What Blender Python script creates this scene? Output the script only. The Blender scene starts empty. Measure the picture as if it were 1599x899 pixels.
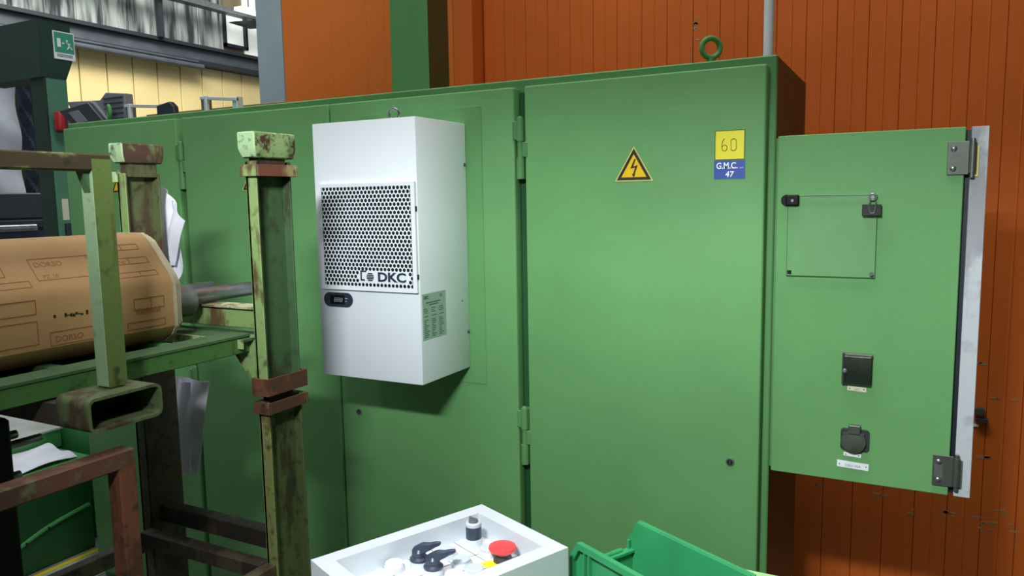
import bpy, bmesh, math, random
from mathutils import Vector, Matrix
random.seed(7)
S = bpy.context.scene
COL = S.collection
R = math.radians
ZO = 0.25          # the layout is measured from a datum 0.25 m above the floor
FL = -0.25         # floor level in that datum

# ------------------------------------------------------------------ camera
cd = bpy.data.cameras.new('camera'); cam = bpy.data.objects.new('camera', cd); COL.objects.link(cam)
yaw, pit, rol = R(-27.70), R(-6.637), R(-0.976)
fw = Vector((math.sin(yaw)*math.cos(pit), math.cos(yaw)*math.cos(pit), math.sin(pit)))
rt = Vector((math.cos(yaw), -math.sin(yaw), 0)); up = rt.cross(fw)
r2 = rt*math.cos(rol)+up*math.sin(rol); u2 = -rt*math.sin(rol)+up*math.cos(rol)
M = Matrix((r2, u2, -fw)).transposed().to_4x4(); M.translation = Vector((0, -2.3, 1.61))
cam.matrix_world = M
cd.sensor_width = 36; cd.lens = 1195.15/1599*36; cd.clip_start = .05; cd.clip_end = 100
S.camera = cam

# ------------------------------------------------------------------ light
w = bpy.data.worlds.new('hall_air'); S.world = w; w.use_nodes = True
w.node_tree.nodes['Background'].inputs[0].default_value = (.80, .90, 1.0, 1)
w.node_tree.nodes['Background'].inputs[1].default_value = .40
def area(name, loc, target, size, power, col=(1, 1, 1)):
    l = bpy.data.lights.new(name, 'AREA'); l.shape = 'RECTANGLE'; l.size, l.size_y = size; l.energy = power; l.color = col
    o = bpy.data.objects.new(name, l); COL.objects.link(o); o.location = loc
    o.rotation_euler = (Vector(target)-Vector(loc)).to_track_quat('-Z', 'Y').to_euler(); return o
area('overhead_fill', (-1.0, -.9, 6.0), (-1.0, 1.2, 1.8), (3.0, .6), 155, (1, .97, .93))  # fill added to brighten the orange wall without reaching the doors
area('key_lamp', (-.42, -2.6, 2.50), (-.8, 0, 1.1), (.45, .10), 86, (.95, .99, 1.0))
area('overhead_fill', (-1.5, -2.6, 7.0), (-1.2, .2, 1.0), (3.0, 1.5), 22, (.95, .98, 1.0))
area('overhead_fill', (-8.5, 4.5, 7.0), (-11.5, 7.0, 3.5), (4.0, 2.0), 700, (1, .98, .93))  # fill added for the cream far wall, no fitting built
area('overhead_fill', (-6.2, 0.2, 6.0), (-8, 1.8, 2.0), (2.0, 1.0), 150, (.93, .98, 1.0))  # fill added to brighten the plastic curtain
S.view_settings.view_transform = 'Standard'; S.view_settings.look = 'None'
S.view_settings.gamma = 1; S.view_settings.use_curve_mapping = False; S.view_settings.exposure = -0.06

# ------------------------------------------------------------------ materials
def lin(c):
    return tuple(((v/255)/12.92 if v/255 <= .04045 else ((v/255+.055)/1.055)**2.4) for v in c)+(1,)
def base(name):
    m = bpy.data.materials.new(name); m.use_nodes = True; nt = m.node_tree
    return m, nt, nt.nodes['Principled BSDF'], nt.nodes.new('ShaderNodeTexCoord')
def paint(name, c, rough=.45, metal=0., var=.06, scale=3., bump=0., bscale=300., spec=.5):
    m, nt, b, tc = base(name); N, L = nt.nodes, nt.links
    n = N.new('ShaderNodeTexNoise'); n.inputs['Scale'].default_value = scale; n.inputs['Detail'].default_value = 5
    L.new(tc.outputs['Object'], n.inputs['Vector'])
    r = N.new('ShaderNodeValToRGB'); c = lin(c)
    r.color_ramp.elements[0].position = .3; r.color_ramp.elements[1].position = .7
    r.color_ramp.elements[0].color = tuple(max(0, v*(1-var*2)) for v in c[:3])+(1,)
    r.color_ramp.elements[1].color = tuple(min(1, v*(1+var*2)) for v in c[:3])+(1,)
    L.new(n.outputs['Fac'], r.inputs['Fac']); L.new(r.outputs[0], b.inputs['Base Color'])
    b.inputs['Roughness'].default_value = rough; b.inputs['Metallic'].default_value = metal
    b.inputs['Specular IOR Level'].default_value = spec
    if bump:
        n2 = N.new('ShaderNodeTexNoise'); n2.inputs['Scale'].default_value = bscale; L.new(tc.outputs['Object'], n2.inputs['Vector'])
        bp = N.new('ShaderNodeBump'); bp.inputs['Strength'].default_value = bump; bp.inputs['Distance'].default_value = .001
        L.new(n2.outputs['Fac'], bp.inputs['Height']); L.new(bp.outputs[0], b.inputs['Normal'])
    return m
def worn(name, c1, c2, amt=.5, scale=7., c3=None, rough=.7, stretch=(1, 1, .35)):
    """paint c1 worn through to c2 in patches, with dirt c3"""
    m, nt, b, tc = base(name); N, L = nt.nodes, nt.links
    mp = N.new('ShaderNodeMapping'); mp.inputs['Scale'].default_value = stretch; L.new(tc.outputs['Object'], mp.inputs['Vector'])
    n = N.new('ShaderNodeTexNoise'); n.inputs['Scale'].default_value = scale; n.inputs['Detail'].default_value = 9; n.inputs['Roughness'].default_value = .65
    L.new(mp.outputs[0], n.inputs['Vector'])
    r = N.new('ShaderNodeValToRGB'); e = r.color_ramp.elements
    t = .38+.24*amt
    e[0].position = t-.03; e[0].color = lin(c2); e[1].position = t+.03; e[1].color = lin(c1)
    L.new(n.outputs['Fac'], r.inputs['Fac'])
    n2 = N.new('ShaderNodeTexNoise'); n2.inputs['Scale'].default_value = scale*4; n2.inputs['Detail'].default_value = 6; L.new(tc.outputs['Object'], n2.inputs['Vector'])
    r2 = N.new('ShaderNodeValToRGB'); r2.color_ramp.elements[0].position = .56; r2.color_ramp.elements[1].position = .72
    L.new(n2.outputs['Fac'], r2.inputs['Fac'])
    mx = N.new('ShaderNodeMix'); mx.data_type = 'RGBA'; L.new(r2.outputs[0], mx.inputs['Factor'])
    L.new(r.outputs[0], mx.inputs['A']); mx.inputs['B'].default_value = lin(c3 or tuple(int(v*.5) for v in c2))
    L.new(mx.outputs['Result'], b.inputs['Base Color']); b.inputs['Roughness'].default_value = rough
    bp = N.new('ShaderNodeBump'); bp.inputs['Strength'].default_value = .4; bp.inputs['Distance'].default_value = .002
    L.new(n2.outputs['Fac'], bp.inputs['Height']); L.new(bp.outputs[0], b.inputs['Normal'])
    return m
def glassy(name, c, alpha, rough=.05):
    m, nt, b, tc = base(name); b.inputs['Base Color'].default_value = lin(c); b.inputs['Roughness'].default_value = rough
    b.inputs['Alpha'].default_value = alpha; return m
def glow(name, c, s):
    m, nt, b, tc = base(name); b.inputs['Base Color'].default_value = lin(c)
    b.inputs['Emission Color'].default_value = lin(c); b.inputs['Emission Strength'].default_value = s; return m
GREEN = paint('green_cabinet_paint', (100, 154, 96), .55, spec=.25, var=.05, scale=2.2, bump=.25, bscale=420)
GREEN_D = paint('green_frame_paint', (90, 142, 88), .55, spec=.25, var=.05, bump=.2, bscale=400)
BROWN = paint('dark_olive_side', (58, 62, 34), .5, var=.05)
ORANGE = paint('orange_wall_paint', (198, 98, 38), .5, spec=.2, var=.05, scale=1.5, bump=.15, bscale=200)
ORANGE2 = paint('orange_wall_paint_pale', (206, 110, 42), .5, spec=.2, var=.04, scale=1.5, bump=.15, bscale=200)
GROOVE = paint('orange_groove', (150, 66, 20), .7)
WHITE = paint('white_enamel', (228, 236, 242), .38, var=.01, scale=5, bump=.06, bscale=500)
BLACK = paint('black_plastic', (12, 13, 14), .5, spec=.2)
NAVY = paint('navy_black_plastic', (44, 54, 72), .35)
DARK = paint('dark_void', (10, 11, 12), .9)
STEEL = paint('bright_steel', (140, 143, 146), .3, .85, var=.1, scale=25)
GSTEEL = paint('grey_steel', (118, 122, 122), .42, .55, var=.1, scale=20)
HINGE = paint('hinge_steel', (98, 102, 96), .4, .6, var=.08, scale=30)
ALU = paint('aluminium_frame', (196, 204, 210), .42, .15, var=.02, scale=10)
ALUW = paint('white_panel', (236, 240, 244), .35, var=.01)
GREYP = paint('grey_lens', (178, 188, 198), .3)
RED = paint('red_plastic', (208, 62, 66), .4)
YEL = paint('yellow_sticker', (236, 226, 22), .4, var=.01)
WYEL = paint('warning_yellow', (240, 196, 10), .4, var=.01)
PYEL = paint('warning_edge', (222, 208, 110), .4, var=.01)
BLUE = paint('blue_sticker', (38, 74, 160), .4, var=.02)
INK = paint('black_ink', (30, 28, 16), .5)
INKW = paint('white_ink', (236, 240, 246), .5, var=.0)
PAPER = paint('white_paper', (226, 228, 240), .6, var=.03, scale=12)
LABEL = paint('cream_label', (214, 214, 190), .5)
SIDELAB = paint('silver_green_label', (150, 178, 160), .35, var=.03)
INKG = paint('faded_ink', (70, 92, 84), .6)
PIPE = paint('pale_grey_pipe', (205, 208, 214), .35)
STRIP = worn('grey_white_strip', (186, 192, 198), (150, 152, 158), .25, 5., (158, 160, 164), .5)
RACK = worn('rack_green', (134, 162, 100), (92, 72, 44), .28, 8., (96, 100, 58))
RACKD = worn('rack_green_dark', (62, 94, 58), (52, 54, 34), .16, 6., (58, 66, 42))  # rack green darkened to stand in for shade on side faces
RACKB = worn('rack_beam_green', (66, 112, 54), (50, 66, 36), .3, 9., (52, 64, 34), stretch=(1, .4, 1))
RUST = worn('rust_brown', (112, 66, 44), (82, 48, 34), .5, 10., (60, 44, 34))
RUSTG = worn('rust_over_green', (92, 100, 64), (78, 62, 44), .55, 7., (54, 44, 32))
CAPR = worn('cap_rusty_green', (140, 168, 112), (66, 44, 32), .55, 10., (48, 36, 26), stretch=(1, 1, 1))
DRUST = worn('dark_rust', (66, 54, 42), (42, 33, 27), .5, 8., (30, 26, 20))
CARD = paint('brown_cardboard', (150, 118, 76), .7, var=.07, scale=5, bump=.15, bscale=120)
CARDE = paint('torn_card_edge', (160, 150, 124), .7, var=.1, scale=20)
PRINT = paint('red_brown_print', (138, 78, 44), .7)
PLGREEN = paint('green_bin_plastic', (46, 136, 86), .4, var=.06, scale=14)
MACH = paint('machine_green', (72, 150, 84), .45, var=.06)
MACHT = paint('machine_top_grey', (178, 182, 176), .5, var=.08, scale=6)
MACHD = paint('machine_dark_green', (28, 82, 44), .5, var=.06)
CREAM = paint('cream_panel', (216, 196, 138), .6, var=.04, scale=.8)
CRG = paint('cream_joint', (120, 110, 78), .7)
COLG = paint('column_green', (78, 132, 104), .5, var=.05)
COLD = paint('column_dark_green', (22, 52, 42), .6, var=.08)
BEAMG = paint('dark_grey_steel_beam', (74, 80, 86), .5, .2, var=.1, scale=4)
BEAMD = paint('near_black_flange', (30, 34, 40), .6)
BLUEG = paint('blue_grey_column_paint', (150, 166, 176), .5, var=.04)
CURT = paint('silver_plastic_sheet', (176, 180, 186), .4, var=.12, scale=2.5)
CURD = paint('black_plastic_sheet', (26, 34, 48), .35, var=.2, scale=8)
CRATE = paint('dark_blue_crate', (30, 38, 54), .5)
CASEG = paint('grey_ribbed_plastic', (118, 122, 132), .5)
CASED = paint('charcoal_plastic', (46, 50, 54), .5)
OCHRE = paint('ochre_tray', (132, 104, 40), .6)
CONC = paint('concrete_floor', (120, 122, 116), .7, var=.1, scale=2, bump=.2, bscale=60)
DIM = paint('dim_hall_wall', (96, 100, 98), .8)
CEIL = paint('ceiling_grey', (120, 124, 126), .8)
SIGNG = paint('sign_green', (58, 150, 124), .5, var=.02)
REDD = paint('dark_red_plastic', (170, 32, 36), .45)
CHIP = paint('bare_plaster_chip', (156, 128, 96), .8, var=.1, scale=30)
YTAPE = paint('yellow_floor_tape', (222, 204, 30), .6)
def stained(name):
    m, nt, b, tc = base(name); N, L = nt.nodes, nt.links
    mp = N.new('ShaderNodeMapping'); mp.inputs['Scale'].default_value = (1, 5.0, .55); L.new(tc.outputs['Object'], mp.inputs['Vector'])
    n = N.new('ShaderNodeTexNoise'); n.inputs['Scale'].default_value = 1.6; n.inputs['Detail'].default_value = 6; L.new(mp.outputs[0], n.inputs['Vector'])
    r = N.new('ShaderNodeValToRGB'); e = r.color_ramp.elements
    e[0].position = .40; e[0].color = lin((48, 53, 56)); e[1].position = .62; e[1].color = lin((158, 166, 162))
    L.new(n.outputs['Fac'], r.inputs['Fac']); L.new(r.outputs[0], b.inputs['Base Color']); b.inputs['Roughness'].default_value = .35; return m
STAIN = stained('stained_translucent_sheet')
SKYP = glow('daylit_pane', (226, 232, 226), .55)
LAMPW = glow('lit_tube', (240, 248, 255), 2.5)
PLEX = glassy('clear_acrylic', (200, 225, 200), .03, .08)
SMOKE = glassy('smoked_cover', (38, 44, 40), .72, .12)

# ------------------------------------------------------------------ mesh helpers
def merge(bm, t):
    me = bpy.data.meshes.new('t'); t.to_mesh(me); bm.from_mesh(me); bpy.data.meshes.remove(me); t.free()
def box(bm, x0, x1, y0, y1, z0, z1, bev=0., mi=0, seg=1):
    t = bmesh.new(); bmesh.ops.create_cube(t, size=1)
    for v in t.verts:
        v.co = Vector((x0+(v.co.x+.5)*(x1-x0), y0+(v.co.y+.5)*(y1-y0), z0+(v.co.z+.5)*(z1-z0)))
    if bev: bmesh.ops.bevel(t, geom=t.edges[:], offset=bev, segments=seg, profile=.5, affect='EDGES')
    for f in t.faces: f.material_index = mi
    merge(bm, t); return bm
def B(*a, **k): return box(bmesh.new(), *a, **k)
def cyl(bm, p, q, r, seg=20, r2=None, mi=0, bev=0.):
    p, q = Vector(p), Vector(q); d = q-p; t = bmesh.new()
    bmesh.ops.create_cone(t, cap_ends=True, segments=seg, radius1=r, radius2=r if r2 is None else r2, depth=d.length)
    if bev: bmesh.ops.bevel(t, geom=[e for e in t.edges if abs(e.verts[0].co.z-e.verts[1].co.z) < 1e-6], offset=bev, segments=2, profile=.5, affect='EDGES')
    for f in t.faces: f.material_index = mi
    t.transform(Matrix.Translation((p+q)/2) @ d.to_track_quat('Z', 'Y').to_matrix().to_4x4()); merge(bm, t); return bm
def Cy(*a, **k): return cyl(bmesh.new(), *a, **k)
def prism(bm, pts, ax, a, b, mi=0, bev=0.):
    """polygon pts extruded along axis ax from a to b. pts are (u,v) in the other two axes in xyz order"""
    t = bmesh.new()
    def P(p, h): return {'x': (h, p[0], p[1]), 'y': (p[0], h, p[1]), 'z': (p[0], p[1], h)}[ax]
    A = [t.verts.new(P(p, a)) for p in pts]; Bv = [t.verts.new(P(p, b)) for p in pts]; n = len(pts)
    t.faces.new(A); t.faces.new(Bv[::-1])
    for i in range(n): t.faces.new((A[i], Bv[i], Bv[(i+1) % n], A[(i+1) % n]))
    bmesh.ops.recalc_face_normals(t, faces=t.faces[:])
    if bev: bmesh.ops.bevel(t, geom=t.edges[:], offset=bev, segments=1, profile=.5, affect='EDGES')
    for f in t.faces: f.material_index = mi
    merge(bm, t); return bm
def Pr(*a, **k): return prism(bmesh.new(), *a, **k)
def lathe(bm, prof, c, axis=(0, 0, 1), seg=24, mi=0):
    t = bmesh.new(); rings = []
    for r, h in prof:
        rings.append([t.verts.new((r*math.cos(2*math.pi*i/seg), r*math.sin(2*math.pi*i/seg), h)) for i in range(seg)])
    for a, b in zip(rings, rings[1:]):
        for i in range(seg): t.faces.new((a[i], a[(i+1) % seg], b[(i+1) % seg], b[i]))
    t.faces.new(rings[0][::-1]); t.faces.new(rings[-1])
    for f in t.faces: f.material_index = mi
    t.transform(Matrix.Translation(c) @ Vector(axis).to_track_quat('Z', 'Y').to_matrix().to_4x4()); merge(bm, t); return bm
def torus(bm, c, R0, r, mat=Matrix(), seg=28, s2=10):
    t = bmesh.new(); rings = []
    for i in range(seg):
        a = 2*math.pi*i/seg
        rings.append([t.verts.new(((R0+r*math.cos(b))*math.cos(a), r*math.sin(b), (R0+r*math.cos(b))*math.sin(a))) for b in [2*math.pi*j/s2 for j in range(s2)]])
    for i in range(seg):
        for j in range(s2): t.faces.new((rings[i][j], rings[i][(j+1) % s2], rings[(i+1) % seg][(j+1) % s2], rings[(i+1) % seg][j]))
    bmesh.ops.recalc_face_normals(t, faces=t.faces[:])
    t.transform(Matrix.Translation(c) @ mat); merge(bm, t); return bm
def tube(bm, pts, r, seg=8):
    for a, b in zip(pts, pts[1:]): cyl(bm, a, b, r, seg)
    return bm
def stroke(bm, pts, wd, y0, y1, closed=False):
    """flat ribbon stroke in the XZ plane between depths y0 and y1"""
    n = len(pts)
    for i in range(n if closed else n-1):
        a, b = Vector(pts[i]), Vector(pts[(i+1) % n]); d = b-a
        if d.length < 1e-9: continue
        d.normalize(); nn = Vector((-d.y, d.x))*wd/2; a = a-d*wd*.35; b = b+d*wd*.35
        prism(bm, [tuple(a+nn), tuple(b+nn), tuple(b-nn), tuple(a-nn)], 'y', y0, y1)
    return bm
def wpos(o):
    p = Vector()
    while o: p = p+o.location; o = o.parent
    return p
def link(name, bm, mat, parent=None):
    me = bpy.data.meshes.new(name)
    if parent: bm.transform(Matrix.Translation(-wpos(parent)))
    bm.to_mesh(me); bm.free()
    for m in (mat if isinstance(mat, (list, tuple)) else [mat]): me.materials.append(m)
    me.polygons.foreach_set('use_smooth', [True]*len(me.polygons)); me.set_sharp_from_angle(angle=R(32))
    o = bpy.data.objects.new(name, me); COL.objects.link(o)
    if parent: o.parent = parent
    return o
part = link
def thing(name, label, cat, loc=(0, 0, 0), group=None):
    o = bpy.data.objects.new(name, None); COL.objects.link(o); o.location = loc; o.empty_display_size = .05
    o['label'] = label; o['category'] = cat
    if group: o['group'] = group
    return o
def solo(name, bm, mat, label, cat, group=None):
    """a thing that is one mesh, its origin at its base"""
    vs = [v.co for v in bm.verts]
    c = Vector((sum(v.x for v in vs)/len(vs), sum(v.y for v in vs)/len(vs), min(v.z for v in vs)))
    bm.transform(Matrix.Translation(-c)); o = link(name, bm, mat); o.location = c; o['label'] = label; o['category'] = cat
    if group: o['group'] = group
    return o
def struct(name, bm, mat, parent=None):
    o = link(name, bm, mat, parent)
    if not parent: o['kind'] = 'structure'
    return o
def text(s, x, z, y, h, mat, parent, name='lettering', sx=1., bold=0., shear=0., rotx=90, rotz=0, align='CENTER', ext=.0004, mtx=None):
    c = bpy.data.curves.new('t', 'FONT'); c.body = s; c.size = h/.72; c.extrude = ext; c.offset = bold; c.shear = shear
    c.align_x = align; c.align_y = 'BOTTOM_BASELINE'; c.resolution_u = 3
    o = bpy.data.objects.new('t', c); COL.objects.link(o); bpy.context.view_layer.update()
    me = bpy.data.meshes.new_from_object(o.evaluated_get(bpy.context.evaluated_depsgraph_get()))
    bpy.data.objects.remove(o)
    if mtx is None: mtx = Matrix.Translation((x, y, z)) @ Matrix.Rotation(R(rotz), 4, 'Z') @ Matrix.Rotation(R(rotx), 4, 'X')
    me.transform(Matrix.Translation(-wpos(parent)) @ mtx @ Matrix.Diagonal((sx, 1, 1, 1)))
    me.materials.clear(); me.materials.append(mat); me.name = name
    q = bpy.data.objects.new(name, me); COL.objects.link(q); q.parent = parent; return q
def kids(o): return [c for c in bpy.data.objects if c.parent == o]
def dup(o, loc, label=None, mapping=None):
    r = o.copy(); COL.objects.link(r); r.location = loc
    if label: r['label'] = label
    for ch in kids(o):
        c = ch.copy(); COL.objects.link(c); c.parent = r
        for g in kids(ch):
            d = g.copy(); COL.objects.link(d); d.parent = c
    return r

# ------------------------------------------------------------------ setting
struct('floor', B(-13, 3, -9, 16, FL-.1, FL), CONC)
struct('ceiling', B(-13, 3, 1.4, 16, 8.0, 8.1), CEIL)
t = thing('added_lamp_hood', 'added grey hood over the key lamp, out of view, shading the door tops', 'lamp', (-.3, -2.6, 2.40))
part('top_cover', B(-.85, .25, -2.85, -2.2, 2.62, 2.64), BEAMG, t); part('front_skirt', B(-.85, .25, -2.21, -2.2, 2.385, 2.64), BEAMG, t)  # unseen skirt added to cut key light off the door tops
part('hanger', B(-.32, -.28, -2.62, -2.58, 2.64, 7.7), BEAMG, t)
struct('wall_right', B(3.2, 3.4, -9, 3, FL, 7.5), DIM)
struct('wall_front', B(-13, 3.4, -9.2, -9, FL, 7.5), DIM)
t = thing('added_key_blocker', 'added light-cutting grey locker standing left of the work lamp', 'blocker', (-1.0, -2.5, FL))
part('body', B(-1.7, -.55, -2.75, -2.34, FL, 2.31, bev=.005), BEAMG, t); part('door', B(-1.68, -1.08, -2.34, -2.33, FL+.1, 2.22), BEAMG, t); part('door', B(-1.06, -.57, -2.34, -2.33, FL+.1, 2.22), BEAMG, t)  # unseen slab added to block key light towards rack and lower doors
solo('added_side_block', B(.80, 2.6, -2.6, 1.05, FL, 1.45, bev=.02), MACHD, 'added dark green block right of view, shading the lower orange wall', 'machine')  # unseen block added to darken the lower right wall
def chips(par, spots, y):
    for (x, z, a, b, n) in spots:
        for k in range(n):
            px, pz = x+random.uniform(-a, a), z+random.uniform(-b, b); s = random.uniform(.4, 1)
            m = 7; pts = []
            for i in range(m):
                an = 2*math.pi*i/m; q = random.uniform(.5, 1)
                pts.append((px+math.cos(an)*q*s*.017*random.uniform(.8, 1.8), pz+math.sin(an)*q*s*.008))
            part('paint_chip', Pr(pts, 'y', y-.0008, y+.0005), CHIP, par)
def rib(x0, x1, y, z0, z1, mid=True):
    g = .0018 if mid else .0008; d = .003 if mid else .0012; m = (x0+x1)/2
    pts = [(x0+g*.2, y+.02), (x0+g*.2, y+d), (x0+g, y)]
    if mid: pts += [(m-.004, y), (m-.0015, y-.0022), (m+.0015, y-.0022), (m+.004, y)]
    pts += [(x1-g, y), (x1-g*.2, y+d), (x1-g*.2, y+.02)]
    return Pr(pts, 'z', z0, z1)
wb = struct('wall_back', B(-2.0, 3.0, 1.22, 1.32, FL, 5.0), GROOVE)
RP = .119
x = -.904-9*RP
while x < 2.9:
    part('panel', rib(x, x+RP, 1.2, FL, 5.0), ORANGE, wb); x += RP
part('joint', B(-.9055, -.9025, 1.199, 1.204, FL, 5.0), DRUST, wb)
chips(wb, [(-.885, 2.38, .012, .05, 6), (-.875, 2.30, .01, .01, 1), (.10, .285, .10, .015, 9), (.32, .27, .08, .03, 10), (.28, .55, .03, .004, 4), (.36, .34, .03, .01, 3),
            (.33, .795, .05, .003, 4), (.25, .93, .03, .003, 3), (-.25, .33, .2, .004, 5)], 1.2)
wl = struct('wall_back_left', B(-3.24, -1.985, 1.12, 1.30, FL, 5.0), ORANGE)
x = -3.235
while x < -2.14:
    part('panel', rib(x, min(x+RP, -2.14), 1.1, FL, 5.0, False), ORANGE2, wl); x += RP
part('corner_trim', B(-2.137, -2.096, 1.097, 1.125, FL, 5.0, bev=.002), ORANGE2, wl)
part('corner_trim', B(-2.093, -1.982, 1.095, 1.2, FL, 5.0, bev=.002), ORANGE, wl)
# blue-grey column at the end of the orange wall
cb = bmesh.new(); box(cb, -3.44, -3.245, 1.1, 1.115, FL, 5.0, .002); box(cb, -3.44, -3.245, 1.285, 1.3, FL, 5.0, .002); box(cb, -3.35, -3.335, 1.11, 1.29, FL, 5.0)
solo('steel_column', cb, BLUEG, 'blue-grey painted steel column at the left edge of the orange wall', 'column')
# left far wall
wf = struct('wall_left', B(-12.3, -12.1, -2, 14, FL, 8.0), CRG)
y = 5.70-.485*12; i = 0
while y < 13.5:
    part('panel', B(-12.12, -12.0, y+.012, y+.473, FL, 4.28, bev=.004), CREAM, wf)
    if not (8.45 < y+.24 < 10.2): part('translucent_sheet', B(-12.12, -12.02, y+.008, y+.477, 4.45, 8.0, bev=.004), STAIN, wf)
    y += .485
part('pale_sheet', B(-12.12, -12.04, 8.5, 8.72, 4.45, 8.0), STAIN, wf)
part('pale_sheet', B(-12.12, -12.04, 9.3, 9.62, 4.45, 8.0), SKYP, wf)
part('pale_sheet', B(-12.12, -12.04, 9.65, 10.2, 4.45, 8.0), STAIN, wf)
wn = struct('window_1', B(-12.1, -12.06, 8.76, 9.28, 4.72, 5.35), SKYP)
for a in ((8.72, 8.77, 4.66, 5.4), (9.26, 9.31, 4.66, 5.4), (8.72, 9.31, 4.66, 4.72), (8.72, 9.31, 5.35, 5.4)):
    part('window_frame', B(-12.08, -11.98, a[0], a[1], a[2], a[3]), BEAMD, wn)
t = thing('crane_beam', 'dark grey steel beam running along the far wall above the cream panels', 'beam', (-11.8, 4, 4.2))
part('web', B(-11.9, -11.86, -1, 13, 4.24, 4.46), BEAMG, t); part('top_flange', B(-12.0, -11.75, -1, 13, 4.46, 4.52), BEAMD, t)
part('bottom_flange', B(-12.0, -11.75, -1, 13, 4.16, 4.24), BEAMD, t)
cb = bmesh.new(); cyl(cb, (-11.7, 3, 4.19), (-11.7, 7.8, 4.19), .022, 10); cyl(cb, (-11.7, 3, 4.11), (-11.7, 7.9, 4.11), .05, 12)
solo('pipe_run', cb, BEAMG, 'thin pipes hung below the dark beam on the far wall', 'pipe')
cb = bmesh.new(); box(cb, -11.7, -11.5, 4, 13, 5.16, 5.26)
solo('roof_purlin', cb, GSTEEL, 'light grey horizontal rail across the stained sheets high on the far wall', 'beam')
cb = bmesh.new(); box(cb, -11.75, -11.65, 7.0, 7.08, 4.5, 7.0)
solo('upright_bar', cb, BEAMD, 'thin dark upright between the stained sheets above the beam', 'bar')
cb = bmesh.new(); box(cb, -11.7, -11.6, 10.0, 10.1, 4.5, 7.0)
solo('upright_bar', cb, BEAMD, 'dark upright beside the pale sheet next to the blue-grey column', 'bar')
cb = bmesh.new(); prism(cb, [(8.45, 5.0), (9.2, 5.18), (9.9, 5.18), (9.0, 4.98)], 'x', -11.6, -11.4)
solo('lamp_bracket', cb, BEAMD, 'dark slanted bracket below the bright lamp above the far wall', 'bracket')
cb = bmesh.new(); box(cb, -11.3, -11.1, 8.35, 9.0, 5.16, 5.22)
cyl(cb, (-11.2, 8.6, 5.2), (-11.2, 8.6, 8.0), .01, 8, mi=1)
solo('tube_lamp', cb, [LAMPW, BEAMD], 'bright tube lamp high on the far wall near the window', 'lamp')

# green hall column with capital and exit sign
t = thing('green_column', 'green steel column with dark flared head behind the cabinet left end', 'column', (-5.1, .87, FL))
part('shaft', B(-5.13, -5.0, .80, .94, FL, 2.46, bev=.004), COLG, t)
part('shaft_side', B(-5.14, -5.0, .785, .80, FL, 2.46), COLD, t)
cb = Pr([(.77, 2.8), (.77, 2.44), (.935, 2.44), (.985, 2.56), (.985, 2.8)], 'x', -5.7, -4.995); part('head', cb, COLD, t)
part('label_plate', B(-4.999, -4.995, .835, .878, 1.52, 1.66), LABEL, t).__setitem__('label', 'white paper label')
part('switch_box', B(-4.999, -4.97, .84, .875, 1.40, 1.50, bev=.004), CASED, t)
t = thing('exit_sign', 'green and white emergency exit sign with running figure, on the column head', 'sign', (-4.99, .93, 2.57))
part('plate', B(-4.992, -4.986, .862, 1.003, 2.567, 2.745), INKW, t)
part('green_field', B(-4.987, -4.984, .868, .997, 2.61, 2.738), SIGNG, t)
cb = bmesh.new(); box(cb, -4.985, -4.982, .885, .908, 2.645, 2.70); box(cb, -4.985, -4.982, .918, .932, 2.668, 2.676)
part('door_symbol', cb, INKW, t)
cb = bmesh.new()
for a, b in (((.955, 2.678), (.965, 2.655)), ((.965, 2.655), (.985, 2.638)), ((.965, 2.655), (.95, 2.635)), ((.945, 2.68), (.975, 2.668))):
    cyl(cb, (-4.983, *a), (-4.983, *b), .004, 6)
cyl(cb, (-4.985, .95, 2.69), (-4.981, .95, 2.69), .006, 10); part('running_figure', cb, INKW, t)
cb = bmesh.new()
for k in range(2): box(cb, -4.986, -4.984, .88, .985, 2.585+k*.01, 2.589+k*.01)
part('small_print', cb, INKG, t)
t = thing('siren', 'small red alarm unit with grey bracket on the green column', 'alarm', (-4.95, .82, 2.12))
part('housing', Cy((-4.94, .835, 2.10), (-4.94, .835, 2.22), .034, bev=.006), REDD, t)
part('lamp', Cy((-4.90, .895, 2.10), (-4.90, .895, 2.20), .018, bev=.004), RED, t)
part('bracket', B(-4.99, -4.90, .86, .876, 2.09, 2.2), GSTEEL, t)
# gate and plastic curtain
cb = bmesh.new()
def sheet(fn, nu, nv, mat, th=.004):
    bm = bmesh.new(); g = [[bm.verts.new(fn(i/nu, j/nv)) for i in range(nu+1)] for j in range(nv+1)]
    for j in range(nv):
        for i in range(nu): bm.faces.new((g[j][i], g[j][i+1], g[j+1][i+1], g[j+1][i]))
    bmesh.ops.recalc_face_normals(bm, faces=bm.faces[:])
    bmesh.ops.solidify(bm, geom=bm.faces[:], thickness=th); return bm
t = thing('plastic_curtain', 'silvery wrinkled plastic curtain with black edge strip, far left', 'curtain', (-8, 1.7, FL))
part('silver_sheet', sheet(lambda u, v: (-8+.012*math.sin(u*14+v*9)+.03*math.sin(v*34+u*9+2*math.sin(u*5)), .9+u*1.44, FL+v*3.36), 60, 50, CURT), CURT, t)
part('edge_strip', sheet(lambda u, v: (-7.97+.015*math.sin(v*90+u*7), 2.34+u*.13, FL+v*3.4), 6, 90, CURD), CURD, t)
part('header', B(-8.3, -8.0, .5, 2.75, 3.12, 3.36), COLD, t); part('guide_rail', B(-7.99, -7.93, .5, 2.7, 3.20, 3.24), GSTEEL, t)
t = thing('gate_post', 'dark green post behind the curtain edge', 'post', (-7.5, 2.5, FL)) if False else None
solo('dark_doorway', B(-8.3, -8.1, 2.50, 2.8, FL, 3.1), COLD, 'dark green door leaf between the curtain and the column', 'door')
solo('grey_bin', B(-7.8, -7.3, 1.2, 2.2, 1.503, 1.74, bev=.01), CASED, 'grey metal box on the blue crate before the curtain', 'box')
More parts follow.
